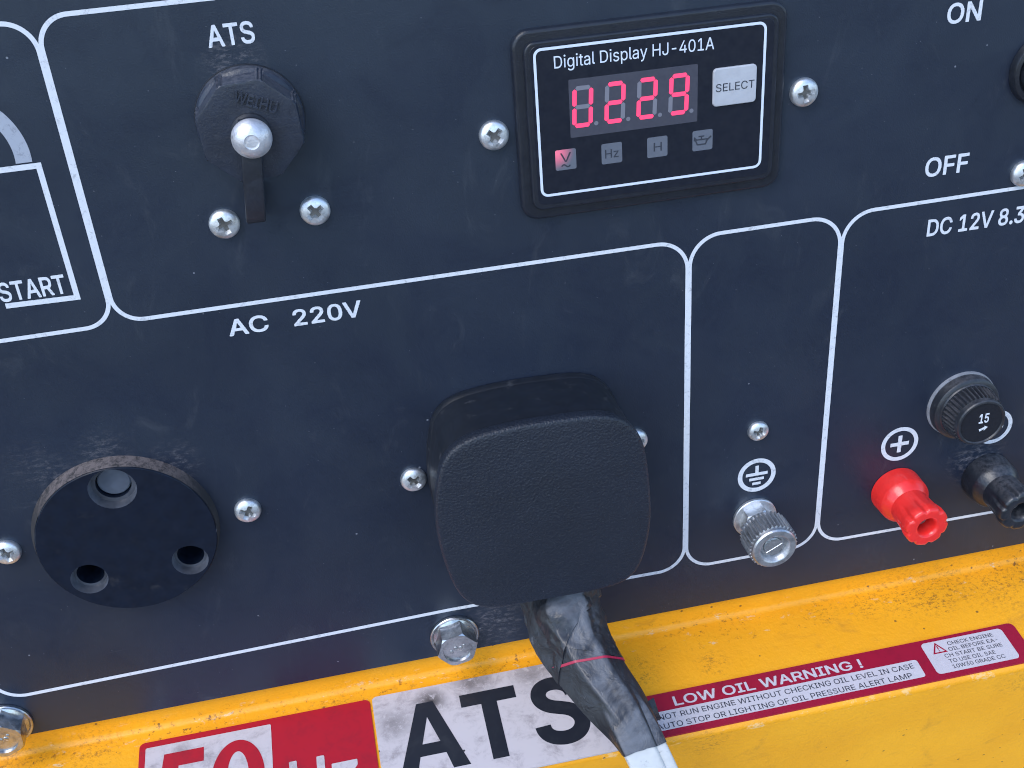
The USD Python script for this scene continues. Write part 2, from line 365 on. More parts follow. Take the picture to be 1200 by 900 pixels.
# ------------------------------------------------------------------ control panel
cp = thing('control_panel', 'black painted control panel with white printed lines and lettering above the yellow ledge', 'control panel')
plate = rrect(-190, -88.8, 215, 170, 1.0).difference(Point(-104.1, -25.5).buffer(22.9, quad_segs=32))
pm = m3.Manifold.extrude(m3.CrossSection([np.array(plate.exterior.coords)[:-1]] + [np.array(i.coords)[:-1] for i in plate.interiors], m3.FillRule.EvenOdd), 1.6).translate([0, 0, -1.6])
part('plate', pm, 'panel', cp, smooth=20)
LW = 1.15
lines = [
    ('printed line round the key start field', [(-150, 103.6), (-93.35, 103.6), (-93.35, 33.5), (-150, 33.5)], 6.5, 1.0),
    ('printed line left of and above the ATS field', [(190, 104.1), (-92.65, 104.1), (-92.65, 33.85), (47.6, 33.48), (47.6, 20)], [6.5, 6.5, 8.0], 1.0),
    ('printed line round the AC outlet field', [(47.6, 20), (47.6, -72.7), (-22.7, -71.95), (-150.4, -74.2), (-150.4, 40)], [8.0, 0, 8.0], 1.05),
    ('printed line round the earth terminal field', [(48.25, -40), (48.25, 34.15), (89.05, 34.15), (89.05, -73.0), (48.25, -73.0), (48.25, -39.9)], [8.2, 8.2, 8.0, 8.0], 1.0),
    ('printed line round the DC field', [(190, 34.8), (89.68, 34.35), (89.68, -72.7), (190, -74.0)], 8.2, 1.0)]
drawn = Polygon()
for lb, pts, r, w in lines:
    poly = stroke(pts, w, r).difference(drawn); drawn = drawn.union(poly)
    part('outline', flat(poly, -.3, .045), 'white_print', cp, label=lb, smooth=False)
part('outline', flat(stroke([(-150, 73.5), (-99.85, 73.5), (-99.75, 41.65), (-115.6, 42.0)], 1.25), -.3, .05), 'white_print', cp, label='square printed line round START', smooth=False)
arc = ring((-116.5, 76.3), 15.7, 3.4).intersection(sbox(-140, 74.5, -90, 100))
part('start_arc', flat(arc, -.3, .05), 'grey_print', cp, label='thick grey printed arc of the key switch', smooth=False)
for s, x0, x1, b, c, bold in [('ATS', -59.35, -49.4, 94.2, 4.35, True), ('AC', -67.95, -58.4, 26.05, 4.1, True), ('220V', -52.35, -35.7, 26.1, 4.15, True),
                              ('ON', 111.7, 120.6, 79.8, 4.5, True), ('OFF', 110.8, 122.7, 41.4, 4.8, True), ('DC 12V 8.3A', 113.5, 145.2, 24.6, 4.5, True), ('START', -116.2, -101.45, 43.15, 4.5, True)]:
    part('lettering', text(s, x0, x1, b, c, -.3, .05, bold), 'white_print', cp, label=f'white lettering {s}', smooth=False)
ec = (69.22, -43.3)
es = unary_union([ring(ec, 5.75, 1.35), sbox(ec[0] - .5, ec[1] + .3, ec[0] + .5, ec[1] + 3.3), sbox(ec[0] - 3.3, ec[1] - .1, ec[0] + 3.3, ec[1] + .9), sbox(ec[0] - 2.25, ec[1] - 1.75, ec[0] + 2.25, ec[1] - .85), sbox(ec[0] - 1.3, ec[1] - 3.3, ec[0] + 1.3, ec[1] - 2.45)])
part('earth_symbol', flat(es, -.3, .05), 'white_print', cp, smooth=False)
pc = (113.24, -41.2)
part('plus_symbol', flat(unary_union([ring(pc, 5.8, 1.25), sbox(pc[0] - 2.9, pc[1] - .6, pc[0] + 2.9, pc[1] + .6), sbox(pc[0] - .6, pc[1] - 2.9, pc[0] + .6, pc[1] + 2.9)]), -.3, .05), 'white_print', cp, smooth=False)
mc = (143.3, -41.1)
part('minus_symbol', flat(unary_union([ring(mc, 5.8, 1.25), sbox(mc[0] - 2.9, mc[1] - .6, mc[0] + 2.9, mc[1] + .6)]), -.3, .05), 'white_print', cp, smooth=False)

# ------------------------------------------------------------------ stickers on the ledge
def ledge_frame(v): 
    """sticker coordinates (u, -distance from the inner fold, height over the ledge) -> (u, v, h)"""
    d, n = -v[:, 1], v[:, 2]
    return np.c_[v[:, 0], P0[0] + DIR[0] * d + NRM[0] * n, P0[1] + DIR[1] * d + NRM[1] * n]
LZ = .10
def big_ats():
    b, t = -33.2, -10.3; H = t - b
    A = Polygon([(-44.6, b), (-40.2, b), (-38.75, b + 5.4), (-31.0, b + 5.4), (-29.7, b), (-25.3, b), (-32.6, t), (-37.2, t)]).difference(Polygon([(-37.75, b + 8.9), (-32.0, b + 8.9), (-34.85, b + 18.8)]))
    T = unary_union([sbox(-24.3, t - 3.9, -8.3, t), sbox(-18.4, b, -14.2, t)])
    c = np.array([(8.3, -16.6), (7.2, -14.0), (3.2, -12.25), (-.8, -13.6), (-1.75, -16.3), (-.4, -19.0), (3.3, -20.9), (7.0, -22.7), (8.85, -26.2), (7.4, -29.7), (3.2, -31.2), (-1.0, -29.9), (-2.65, -26.4)])
    S = LineString(spline(c, 90, False)).buffer(2.05, cap_style=2, quad_segs=12)
    return unary_union([A, T, S]).buffer(.22, join_style=2)
def fifty():
    b, t = -34.2, -10.4
    five = LineString(rpath([(-98.9, t - 2.2), (-108.0, t - 2.2), (-109.0, t - 11.2), (-105.0, t - 9.0), (-99.4, t - 10.5), (-98.4, b + 6.5), (-102.0, b + 2.2), (-108.0, b + 2.6), (-110.6, b + 6.8)], [0, 0, 2, 3, 4, 4, 3])).buffer(2.3, cap_style=2, join_style=2)
    zero = Point(0, 0).buffer(1, quad_segs=24); from shapely import affinity
    zo = affinity.translate(affinity.scale(zero, 7.4, 12.0), -89.4, (b + t) / 2); zi = affinity.translate(affinity.scale(zero, 3.0, 8.2), -89.4, (b + t) / 2)
    return unary_union([five, zo.difference(zi)])
def sticker(poly, z0, z1): 
    m = flat(poly.segmentize(6), z0, z1); return m
def spart(name, mesh, mat, th, **k): return part(name, mesh, mat, th, frame=ledge_frame, smooth=False, **k)
def lift(u, d, n=.0): return n
hz = thing('frequency_sticker', 'worn red sticker reading 50 Hz at the left end of the yellow ledge', 'sticker')
spart('backing', sticker(rrect(-117.2, -38.2, -50.6, -5.0, 1.6), -.3, .32), 'red_vinyl', hz)
spart('white_box', sticker(rrect(-115.4, -36.6, -79.7, -7.0, .5), .2, .37), 'white_vinyl', hz)
spart('lettering', flat(fifty(), .3, .42), 'red_vinyl', hz, label='red numerals 50')
spart('lettering', text('Hz', -75.2, -56.0, -34.4, 13.0, .25, .39, True), 'white_vinyl', hz, label='white letters Hz')
at = thing('ats_sticker', 'dirty white sticker with big black letters ATS beside the red 50 Hz sticker', 'sticker')
spart('backing', sticker(rrect(-49.9, -38.5, 17.5, -4.6, 1.4), -.3, .32), 'white_vinyl', at)
spart('lettering', flat(big_ats(), .2, .38), 'black_vinyl', at, label='black letters ATS')
wn = thing('warning_sticker', 'long crimson LOW OIL WARNING sticker with white text boxes on the yellow ledge', 'sticker')
spart('backing', sticker(rrect(20.5, -37.55, 145.9, -23.1, 1.8), -.3, .32), 'crimson_vinyl', wn)
spart('text_box', sticker(rrect(24.0, -35.5, 111.2, -29.2, .9), .2, .36), 'label_white', wn)
spart('text_box', sticker(rrect(114.9, -35.75, 141.4, -24.3, 1.3), .2, .36), 'label_white', wn)
spart('lettering', text('LOW OIL WARNING !', 36.3, 94.9, -28.15, 3.05, .25, .37, True), 'label_white', wn)
spart('lettering', text('DO NOT RUN ENGINE WITHOUT CHECKING OIL LEVEL IN CASE', 25.6, 109.3, -32.0, 1.75, .3, .40), 'dark_print', wn)
spart('lettering', text('AUTO STOP OR LIGHTING OF OIL PRESSURE ALERT LAMP', 29.0, 107.3, -35.05, 1.75, .3, .40), 'dark_print', wn)
for i, (s, x0, x1) in enumerate([('CHECK ENGINE', 123.0, 137.8), ('OIL BEFORE EA-', 122.3, 138.2), ('CH START BE SURE', 120.0, 138.6), ('TO USE OIL SAE', 120.3, 135.2), ('10W30 GRADE CC', 120.4, 137.2)]):
    spart('lettering', text(s, x0, x1, -(26.65 + 2.03 * i), 1.3, .3, .40), 'dark_print', wn)
tri = Polygon([(119.35, -24.8), (117.05, -28.75), (121.75, -28.75)])
spart('warning_triangle', flat(unary_union([tri.difference(tri.buffer(-.42)), sbox(119.22, -27.4, 119.55, -26.1), sbox(119.22, -28.1, 119.55, -27.75)]), .3, .40), 'crimson_vinyl', wn)

# ------------------------------------------------------------------ digital meter
MT = (38.0, 67.9, 0)
mt = thing('digital_meter', 'black digital display module with red digits, grey SELECT button and white border', 'digital meter', MT)
def mo(m): m = trimesh.Trimesh(*tom(m), process=False); m.apply_translation([-MT[0], -MT[1], 0]); return m
def mp(poly, z0, z1): return mo(flat(poly, z0, z1))
def slab(x0, y0, x1, y1, r, h0, h1, f, steps=5):
    """rounded slab whose front edge is rounded by f"""
    rings = []; 
    for ins, h in [(0, h0)] + [(f * (1 - math.cos(a)), h1 - f + f * math.sin(a)) for a in np.linspace(0, PI / 2, steps)]:
        p = rrect(x0 + ins, y0 + ins, x1 - ins, y1 - ins, max(.2, r - ins), 8)
        rings.append(np.c_[np.array(p.exterior.coords)[:-1][::-1], np.full(len(p.exterior.coords) - 1, h)])
    if Polygon(rings[0][:, :2]).exterior.is_ccw is False: rings = [q[::-1] for q in rings]
    return loft(rings)
part('bezel', mo(slab(5.5, 45.4, 70.6, 90.4, 4.2, -1.0, 1.9, .9)), 'bezel', mt, smooth=50)
part('frame', mo(slab(8.0, 48.2, 68.0, 87.9, 2.6, 1.0, 3.1, .5)), 'bezel', mt, smooth=50)
part('face', mo(slab(9.3, 49.5, 66.8, 86.9, 1.6, 2.0, 3.16, .05, 2)), 'meter_film', mt, smooth=30)
F = 3.16
bd = rrect(10.0, 51.45, 64.95, 86.45, 1.9)
part('border', mp(bd.difference(bd.buffer(-.62)), F - .1, F + .04), 'fine_print', mt, smooth=False)
part('lettering', mo(text('Digital Display HJ-401A', 14.7, 52.3, 81.55, 2.75, F - .1, F + .04)), 'fine_print', mt, smooth=False)
part('display_window', mp(rrect(17.8, 65.05, 48.5, 78.6, .3), F - .1, F + .05), 'window_film', mt, smooth=False)
def seg_polys(w=4.9, h=9.7, t=1.0):
    g = .16; m = h / 2; k = t * .30
    def hb(y): return Polygon([(t * .5 + g, y), (t * .85 + g, y + t / 2), (w - t * .85 - g, y + t / 2), (w - t * .5 - g, y), (w - t * .85 - g, y - t / 2), (t * .85 + g, y - t / 2)])
    def vb(x, y0, y1): return Polygon([(x, y0 + g), (x + t / 2, y0 + t * .4 + g), (x + t / 2, y1 - t * .4 - g), (x, y1 - g), (x - t / 2, y1 - t * .4 - g), (x - t / 2, y0 + t * .4 + g)])
    return {'a': hb(h - t / 2), 'g': hb(m), 'd': hb(t / 2), 'f': vb(t / 2, m, h - t / 2), 'e': vb(t / 2, t / 2, m), 'b': vb(w - t / 2, m, h - t / 2), 'c': vb(w - t / 2, t / 2, m)}
for k, lit in enumerate(['bcdef', 'abged', 'abged', 'abcdfg']):
    x0, y0 = 18.25 + 7.68 * k, 67.25
    sh = lambda pl: Polygon([(x0 + x + y * .045, y0 + y) for x, y in pl.buffer(-.12).buffer(.12).exterior.coords])
    polys = seg_polys()
    dg = UsdGeom.Xform.Define(stage, path_for('digit', mt)); dgp = str(dg.GetPath())
    meta(dg.GetPrim(), label=['red digit lit like a U', 'red digit 2, second of the display', 'red digit 2, third of the display', 'red digit 9'][k])
    for s in 'abcdefg':
        on = s in lit
        part('segment', mp(sh(polys[s]), F, F + .09), 'led_lit' if on else 'segment_off', dgp, smooth=False)
    part('decimal_point', mp(Point(x0 + 5.75, y0 + .55).buffer(.5, quad_segs=6), F, F + .08), 'segment_off', dgp, smooth=False)
def ind(x0, y0, sym, mat, lab):
    p = part('indicator', mp(rrect(x0, y0, x0 + 5.0, y0 + 4.95, .45), F - .1, F + .05), mat, mt, smooth=False, label=lab)
    part('symbol', mo(sym) if not isinstance(sym, (Polygon,)) and hasattr(sym, 'faces') else mp(sym, F, F + .09), 'dark_print', p, smooth=False)
tl = LineString([(15.4 + .12 * i, 58.55 + .28 * math.sin(i / 16 * 2 * PI)) for i in range(17)]).buffer(.16)
ind(13.9, 57.55, join(text('V', 15.1, 17.7, 59.5, 2.2, F, F + .09), flat(tl, F, F + .09)), 'indicator_lit', 'voltage indicator partly lit red')
ind(25.05, 57.6, text('Hz', 25.9, 29.2, 59.0, 2.1, F, F + .09), 'indicator_film', 'frequency indicator')
ind(36.2, 57.65, text('H', 37.8, 39.8, 59.1, 2.1, F, F + .09), 'indicator_film', 'hours indicator')
ox, oy = 47.4, 57.8
can = unary_union([LineString([(ox + .7, oy + 2.7), (ox + 1.2, oy + 1.5), (ox + 3.2, oy + 1.5), (ox + 3.8, oy + 2.7), (ox + 1.0, oy + 2.7)]).buffer(.16), LineString([(ox + 3.4, oy + 2.2), (ox + 4.5, oy + 3.2)]).buffer(.18), LineString([(ox + 1.0, oy + 2.7), (ox + .5, oy + 3.3), (ox + .45, oy + 2.6)]).buffer(.14), LineString([(ox + 2.2, oy + 2.7), (ox + 2.2, oy + 3.4)]).buffer(.14), LineString([(ox + 1.6, oy + 3.5), (ox + 2.8, oy + 3.5)]).buffer(.14)])
ind(ox, oy, flat(can, F, F + .09), 'indicator_film', 'oil can indicator')
bt = part('select_button', mo(slab(52.1, 68.1, 62.75, 77.05, 1.0, 2.6, 3.75, .3)), 'button_grey', mt, smooth=50)
part('lettering', mo(text('SELECT', 52.75, 62.2, 71.6, 1.85, 3.7, 3.79)), 'dark_print', bt, smooth=False)

# ------------------------------------------------------------------ screws
def screw_mesh():
    head = M3(lathe([(0, -1.4), (3.3, -1.4), (3.5, .1), (3.5, .7), (3.38, 1.15), (3.05, 1.55), (2.4, 1.85), (1.3, 2.05), (0, 2.1)], 40))
    cut = m3.Manifold()
    for a in (0, 90):
        b = m3.Manifold.hull_points(np.array([(x * l, y * w, z) for x in (-1, 1) for y in (-1, 1) for (l, w, z) in ((1.35, .42, .6), (2.45, .72, 2.4))]))
        cut = cut + b.rotate([0, 0, a])
    cut = cut + cyl(.7, .6, 2.4, 12, r1=1.35)
    return head - cut
SM = screw_mesh()
grime = lathe([(1.75, .95), (0, .8)], 16)
screws = [((-63.68, 54.7), 20, 'cross-head screw at the lower left of the round ATS cap'), ((-42.9, 54.9), 35, 'cross-head screw at the lower right of the round ATS cap'),
          ((.28, 67.2), 50, 'cross-head screw left of the digital display module'), ((76.15, 67.8), 8, 'cross-head screw right of the digital display module'),
          ((-72.97, -25.0), 62, 'cross-head screw right of the round three-hole socket'), ((-134.1, -25.2), 15, 'cross-head screw at the left edge beside the three-hole socket'),
          ((-28.78, -24.2), 40, 'cross-head screw left of the big black plug'), ((32.9, -23.8), 10, 'screw mostly hidden behind the right side of the black plug'),
          ((68.79, -27.7), 74, 'small screw above the printed earth symbol'), ((138.7, 38.7), 25, 'screw at the right edge below the word OFF')]
first = None
for (u, v), a, lb in screws:
    small = .86 if 'small' in lb else 1.0
    if first is None:
        first = thing('panel_screw', lb, 'screw', (u, v, 0), 'cross-head screws on the black panel', a)
        part('head', SM, 'zinc', first, smooth=35); part('recess_grime', grime, 'grime_metal', first)
    else:
        t = thing('panel_screw', lb, 'screw', (u, v, 0), 'cross-head screws on the black panel', a)
        p = stage.GetPrimAtPath(t)
        if small != 1: UsdGeom.Xformable(p).AddScaleOp().Set(Gf.Vec3f(small, small, small))
        p.GetReferences().AddInternalReference(Sdf.Path(first)); p.SetInstanceable(True)

# ------------------------------------------------------------------ flanged hex bolts
def bolt(u, v, rot, label):
    t = thing('flange_bolt', label, 'bolt', (u, v, 0), 'flanged hex bolts along the bottom of the panel', rot)
    part('flange', lathe([(6.8, -.1), (7.2, .15), (7.2, .95), (7.0, 1.2), (6.6, 1.2), (6.2, .9), (5.6, 1.2), (5.0, 1.6), (0, 1.6)], 64), 'bolt_steel', t, smooth=35)
    hexm = m3.Manifold.extrude(m3.CrossSection([np.array([(6.1 * math.cos(k * PI / 3), 6.1 * math.sin(k * PI / 3)) for k in range(6)])]), 5.9).translate([0, 0, 1.1])
    cone = M3(lathe([(0, 1.0), (7.5, 1.0), (7.5, 5.4), (5.5, 7.05), (0, 7.05)], 64))
    hexm = (hexm ^ cone) - cyl(4.1, 6.2, 7.2, 40, r1=4.35)
    hd = part('hex_head', hexm, 'bolt_steel', t, smooth=25)
    rng = random.Random(4); bits = []
    for s in ((-1.9, -.5, .55), (-.4, .2, .7), (1.0, -.3, .65), (2.1, .3, .5)):
        b = trimesh.creation.icosphere(1, s[2]); b.apply_scale([1, 1.3, .35]); b.apply_translation([s[0], s[1], 6.25]); bits.append(b)
    part('stamp', join(*bits), 'bolt_steel', hd, smooth=True)
bolt(-23.1, -81.6, 12, 'flanged hex bolt beside the plug, on the lower edge of the panel')
bolt(-150.6, -83.0, 25, 'flanged hex bolt in the bottom left corner, above the yellow ledge')

# ------------------------------------------------------------------ ATS connector with dust cap
CC = (-53.5, 78.0, 0)
cc = thing('connector_cap', 'black round screw cap with metal rivet and rubber strap under the printed word ATS', 'connector cap', CC)
sc_at = np.radians([93 + 45 * k for k in range(8)])
def capmod(th, r, h):
    d = np.abs((th[:, None] - sc_at[None] + PI) % (2 * PI) - PI).min(1)
    lift = np.clip((h - 2.5) / .9, 0, 1); lift = lift * lift * (3 - 2 * lift)
    chord = np.minimum(r, 10.55 / np.cos(np.minimum(d, 1.2)) + .0)
    knurl = np.where(d > math.radians(18.5), np.cos(th * 88) * .2, 0) * (1.0 if 1.9 < h < 9.4 else .0)
    return np.where(r > 8, r + (chord - r) * lift + knurl, r)
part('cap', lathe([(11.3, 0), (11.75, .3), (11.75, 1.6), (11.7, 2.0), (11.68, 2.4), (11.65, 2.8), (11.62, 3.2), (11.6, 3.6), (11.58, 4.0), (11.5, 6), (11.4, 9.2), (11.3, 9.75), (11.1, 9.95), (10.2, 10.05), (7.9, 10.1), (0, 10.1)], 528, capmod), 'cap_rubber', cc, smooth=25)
part('base_ring', lathe([(11.9, -.2), (12.0, .1), (12.0, .3), (11.9, .5), (11, .5)], 72), 'strap_rubber', cc)
wt = text('WEIHU', -4.5, 4.5, -1.0, 2.4, -.1, .5, True)
a = math.radians(-23); wt.apply_transform(trimesh.transformations.rotation_matrix(a, [0, 0, 1])); wt.apply_translation([2.1, 6.1, 10.1])
part('lettering', wt, 'cap_rubber', cc, smooth=20, label='moulded lettering WEIHU')
part('collar', lathe([(4.2, 10), (4.1, 10.6), (3.6, 11.2), (3.5, 13.4), (0, 13.4)], 40), 'strap_rubber', cc)
def ribbon(path, width, thick, wdir):
    path = np.array(path, float); t = np.gradient(path, axis=0); t /= np.linalg.norm(t, axis=1, keepdims=True); rings = []
    for p, d in zip(path, t):
        w = np.array(wdir, float); w -= d * (w @ d); w /= np.linalg.norm(w); n = np.cross(w, d)
        q = rrect(-width / 2, -thick / 2, width / 2, thick / 2, thick * .3, 2).exterior.coords[:-1]
        rings.append(np.array([p + w * x + n * y for x, y in q]))
    m = loft(rings); 
    if m.volume < 0: m.invert()
    return m
sp = spline([(0.1, 3.4, 12.3), (-.2, -1, 12.6), (-.9, -7, 12.6), (-1.7, -13.5, 11.2), (-2.35, -18.8, 8.6), (-2.65, -21.2, 6.0), (-2.6, -21.3, 4.0), (-2.4, -19.0, 2.2), (-2.2, -14.5, 1.6)], 40, False)
part('strap', ribbon(sp, 4.3, 1.5, (1, 0, 0)), 'strap_rubber', cc, smooth=35)
part('rivet', lathe([(3.3, 12.6), (4.05, 12.9), (4.3, 13.4), (4.25, 13.9), (3.85, 14.8), (3.1, 15.6), (2.2, 16.1), (1.6, 16.3), (1.4, 16.18), (1.1, 16.16), (0, 16.25)], 48, c=(.15, -.35)), 'rivet_paint', cc, smooth=40)

# ------------------------------------------------------------------ three-hole round socket
SC = (-104.1, -25.5, 0)
sk = thing('power_socket', 'round black three-hole power socket with a dusty rim on the left of the panel', 'power socket', SC)
disc = M3(lathe([(0, -14), (21.8, -14), (22.0, -1), (22.35, 3.9), (22.15, 4.2), (0, 4.2)], 96, c=(.4, .05)))
holes = [(0.5, 16.3, 5.9, 4.4), (-11.6, -10.0, 4.7, 3.5), (14.3, -9.6, 4.7, 3.5)]
for x, y, R, r in holes: disc = disc - cyl(r, -12.5, 5, 36, (x, y)) - cyl(R - .45, 1.5, 4.5, 36, (x, y), R + .05)
part('face', disc, 'socket_plastic', sk, smooth=30)
def rimring(r, h, k): t = np.arange(96) / 96 * 2 * PI; return np.stack([r * np.cos(t) + .4 * k, r * np.sin(t) + .05 * k, np.full(96, h)], 1)
part('rim', loft([rimring(23.4, -.2, 0), rimring(23.35, .4, .05), rimring(22.55, 3.6, 1), rimring(22.45, 3.8, 1), rimring(22.3, 2.6, 1)], False, False), 'socket_rim', sk, smooth=50)
for k, (x, y, R, r) in enumerate(holes):
    lipm = lathe([(R + .0, 4.17), (R - .12, 3.95), (R - .5, 1.62), (r - .02, 1.56)], 40, c=(x, y))
    lp = part('hole_lip', lipm, 'hole_lip', sk, smooth=35)
    if k == 0: part('shutter', lathe([(r - .25, .2), (r - .6, .6), (0, .7)], 32, c=(x, y)), 'shutter', lp, smooth=40)
    else: part('contact', lathe([(r - .1, -11.5), (0, -11.5)], 24, c=(x, y)), 'void', lp)

# ------------------------------------------------------------------ plug with taped cable
PC = (2.1, -25.2, 0)
pg = thing('power_plug', 'big black grained plug pushed on the panel with a taped white cable hanging out', 'power plug', PC)
op = [(-24.04, -8.66), (-25.35, -15.27), (-25.86, -22.12), (-25.41, -30.92), (-24.25, -39.18), (-21.64, -47.0), (-17.96, -51.3), (-13.6, -52.95), (-7.0, -53.35), (3, -53.4), (14.6, -53.4), (20.07, -52.9), (23.5, -51.6), (25.6, -49.6), (28.24, -43.12), (29.75, -35.84), (30.02, -27.03), (29.5, -17.5), (28.44, -10.3), (26.6, -4.9), (23.07, -0.9), (17.7, 1.5), (10.2, 2.3), (-0.43, 2.55), (-10.48, 2.0), (-17.41, 0.2), (-21.72, -3.3)]
oc = spline(op, 140)[::-1] - np.array(PC[:2])
if not Polygon(oc).exterior.is_ccw: oc = oc[::-1]
pol = Polygon(oc)
def inset(d):
    q = np.array(oc); t = np.roll(q, -1, 0) - np.roll(q, 1, 0); t /= np.linalg.norm(t, axis=1, keepdims=True)
    return q + np.c_[-t[:, 1], t[:, 0]] * d
body = [np.c_[inset(d), np.full(140, h)] for d, h in ((1.5, -.1), (1.0, .5), (.9, 2.0), (1.3, 2.6), (1.35, 3.0), (.9, 12), (.7, 20.4), (1.1, 20.9))]
part('body', loft(body), 'plug_side', pg, smooth=40)
cov = [(1.0, 20.7), (.35, 21.0), (.10, 21.5), (.0, 22.6), (.0, 23.4), (.12, 24.0), (.40, 24.4), (.8, 24.6), (1.5, 24.72), (3.0, 24.85)]
crings = [np.c_[inset(d), np.full(140, h)] for d, h in cov]
cen = crings[-1].mean(0)
for k in (.8, .6, .4, .2): 
    q = cen + (crings[-1] - cen) * k; q[:, 2] = 24.85 + 1.0 * (1 - k * k); crings.append(q)
part('cover', loft(crings), 'plug_grain', pg, smooth=40)

# cable: a flat white cable under wraps of vinyl tape
def cable_curve(n=90):
    k = np.array([(7.0, -48, 10.5), (6.9, -56, 12.5), (6.6, -63, 17.5), (8.2, -69.5, 26.5), (12.2, -75, 37.0), (16.9, -80.5, 47.0), (20.2, -88.0, 55.0), (23.6, -99, 60.5), (26.8, -115, 63), (29, -140, 63)]) - np.array(PC)
    return spline(k, n, False)
CV = cable_curve(140); CT = np.gradient(CV, axis=0); CT /= np.linalg.norm(CT, axis=1, keepdims=True)
CL = np.r_[0, np.cumsum(np.linalg.norm(np.diff(CV, axis=0), axis=1))]
def cframe(s):
    p = np.array([np.interp(s, CL, CV[:, k]) for k in range(3)]); d = np.array([np.interp(s, CL, CT[:, k]) for k in range(3)]); d /= np.linalg.norm(d)
    w = np.array([1.0, .10, .02]); w -= d * (w @ d); w /= np.linalg.norm(w); return p, w, np.cross(d, w), d
def section(kind):
    if kind == 'cable':      # two parallel strands side by side
        a = unary_union([rrect(-7.3, -2.2, 3.6, 2.4, 1.2), rrect(3.2, -2.4, 7.3, 1.4, 1.2)]).buffer(.25).buffer(-.25)
    else:                    # taped bundle: a flat ridge with sloping sides
        a = Polygon([(-9.6, -3.6), (-9.9, -2.0), (-3.9, 3.3), (-3.2, 3.7), (4.1, 4.0), (4.9, 3.6), (9.6, -1.4), (9.7, -3.4), (7.5, -4.1), (-7.8, -4.1)]).buffer(.3).buffer(-.3)
    out = []
    for k in range(96):
        th = k / 96 * 2 * PI; far = a.exterior.intersection(LineString([(0, 0), (40 * math.cos(th), 40 * math.sin(th))]))
        q = far if far.geom_type == 'Point' else list(far.geoms)[0]
        out.append((q.x, q.y))
    return np.array(out)
def tube(sec, s0, s1, n, scale, grow=0.0, slant=0.0, slant1=0.0, crumple=0.0, seed=0, capped=True, hump=None):
    rings = []
    for i in range(n):
        k = i / (n - 1); pts = []
        for j in range(96):
            x0 = sec(s0)[j][0]
            s = s0 + slant * x0 + k * ((s1 + slant1 * x0) - (s0 + slant * x0))
            x, y = sec(s)[j]
            p, w, nn, d = cframe(s); f = scale(s); r = math.hypot(x, y)
            near = 1 - min(1, max(0, (s - 52) / 6))
            g = grow + near * crumple * (meshkit.fbm(np.array([s * .22, x * .3, y * .3]) + seed, 3, seed) - .5)
            if hump and y > 1: g += hump[2] * math.exp(-((x - hump[0]) ** 2 + (s - hump[1]) ** 2) / hump[3] ** 2)
            pts.append(p + w * x * f * (1 + g / r) + nn * y * f * (1 + g / r))
        rings.append(np.array(pts))
    m = loft(rings, capped, capped)
    if m.volume < 0: m.invert()
    return m
total = CL[-1]
sc_c = lambda s: .79
csec, tsec = section('cable'), section('tape')
part_s = lambda s: csec
cb = part('cable', tube(lambda s: csec * (.6 if s < 56 else 1.0), 44, total - 1, 60, sc_c), 'white_cable', pg, smooth=40, label='white flat twin cable')
def ts(s):
    k = min(1, max(0, (s - 44) / 18)); k = k * k * (3 - 2 * k)
    return tsec * (1 - k) + (csec + np.sign(csec) * .55) * k
def sc_t(s): return np.interp(s, [0, 6, 14, 22, 30, 44, 62], [.80, .98, 1.10, 1.08, 1.00, .87, .76])
part('tape_wrap', tube(ts, 14, 60.5, 80, sc_t, -.05, .3, .12, .5, 9), 'tape', cb, smooth=24, label='lower wrap of black tape')
part('tape_wrap', tube(ts, 1, 25, 70, sc_t, .42, 0, -.95, 2.0, 3, hump=(-2.6, 18.0, 2.0, 4.4)), 'tape', cb, smooth=24, label='dusty bulging upper wrap of black tape')
part('tape_wrap', tube(ts, 14, 31, 50, sc_t, .22, -.2, .75, 1.6, 17), 'tape', cb, smooth=24, label='middle wrap of black tape')
part('red_line', tube(ts, 33.7, 34.35, 4, sc_t, .30, .42, .42, .0, 9), 'tape_red', cb, smooth=28, label='thin red stripe across the tape')
def flap(s, side, L, Wd, seed):
    p, w, n, d = cframe(s)
    g = []
    for i in range(9):
        for j in range(6):
            a, b = i / 8, j / 5
            q = p + w * side * (6.2 + b * Wd * (1 - .45 * a)) + d * (a * L) + n * (-1.2 - 1.5 * b + .8 * math.sin(5 * a + seed) * b)
            g.append(q)
    F = [[i * 6 + j, i * 6 + j + 1, (i + 1) * 6 + j + 1] for i in range(8) for j in range(5)] + [[i * 6 + j, (i + 1) * 6 + j + 1, (i + 1) * 6 + j] for i in range(8) for j in range(5)]
    g = np.array(g); V = np.vstack([g, g - n * .25]); F = np.array(F); FF = np.vstack([F, F[:, ::-1] + 54])
    return trimesh.Trimesh(V, FF, process=False)
part('tape_flap', flap(51, 1, 5.5, 3.0, 1), 'strap_rubber', cb, smooth=40, label='loose flap of tape')

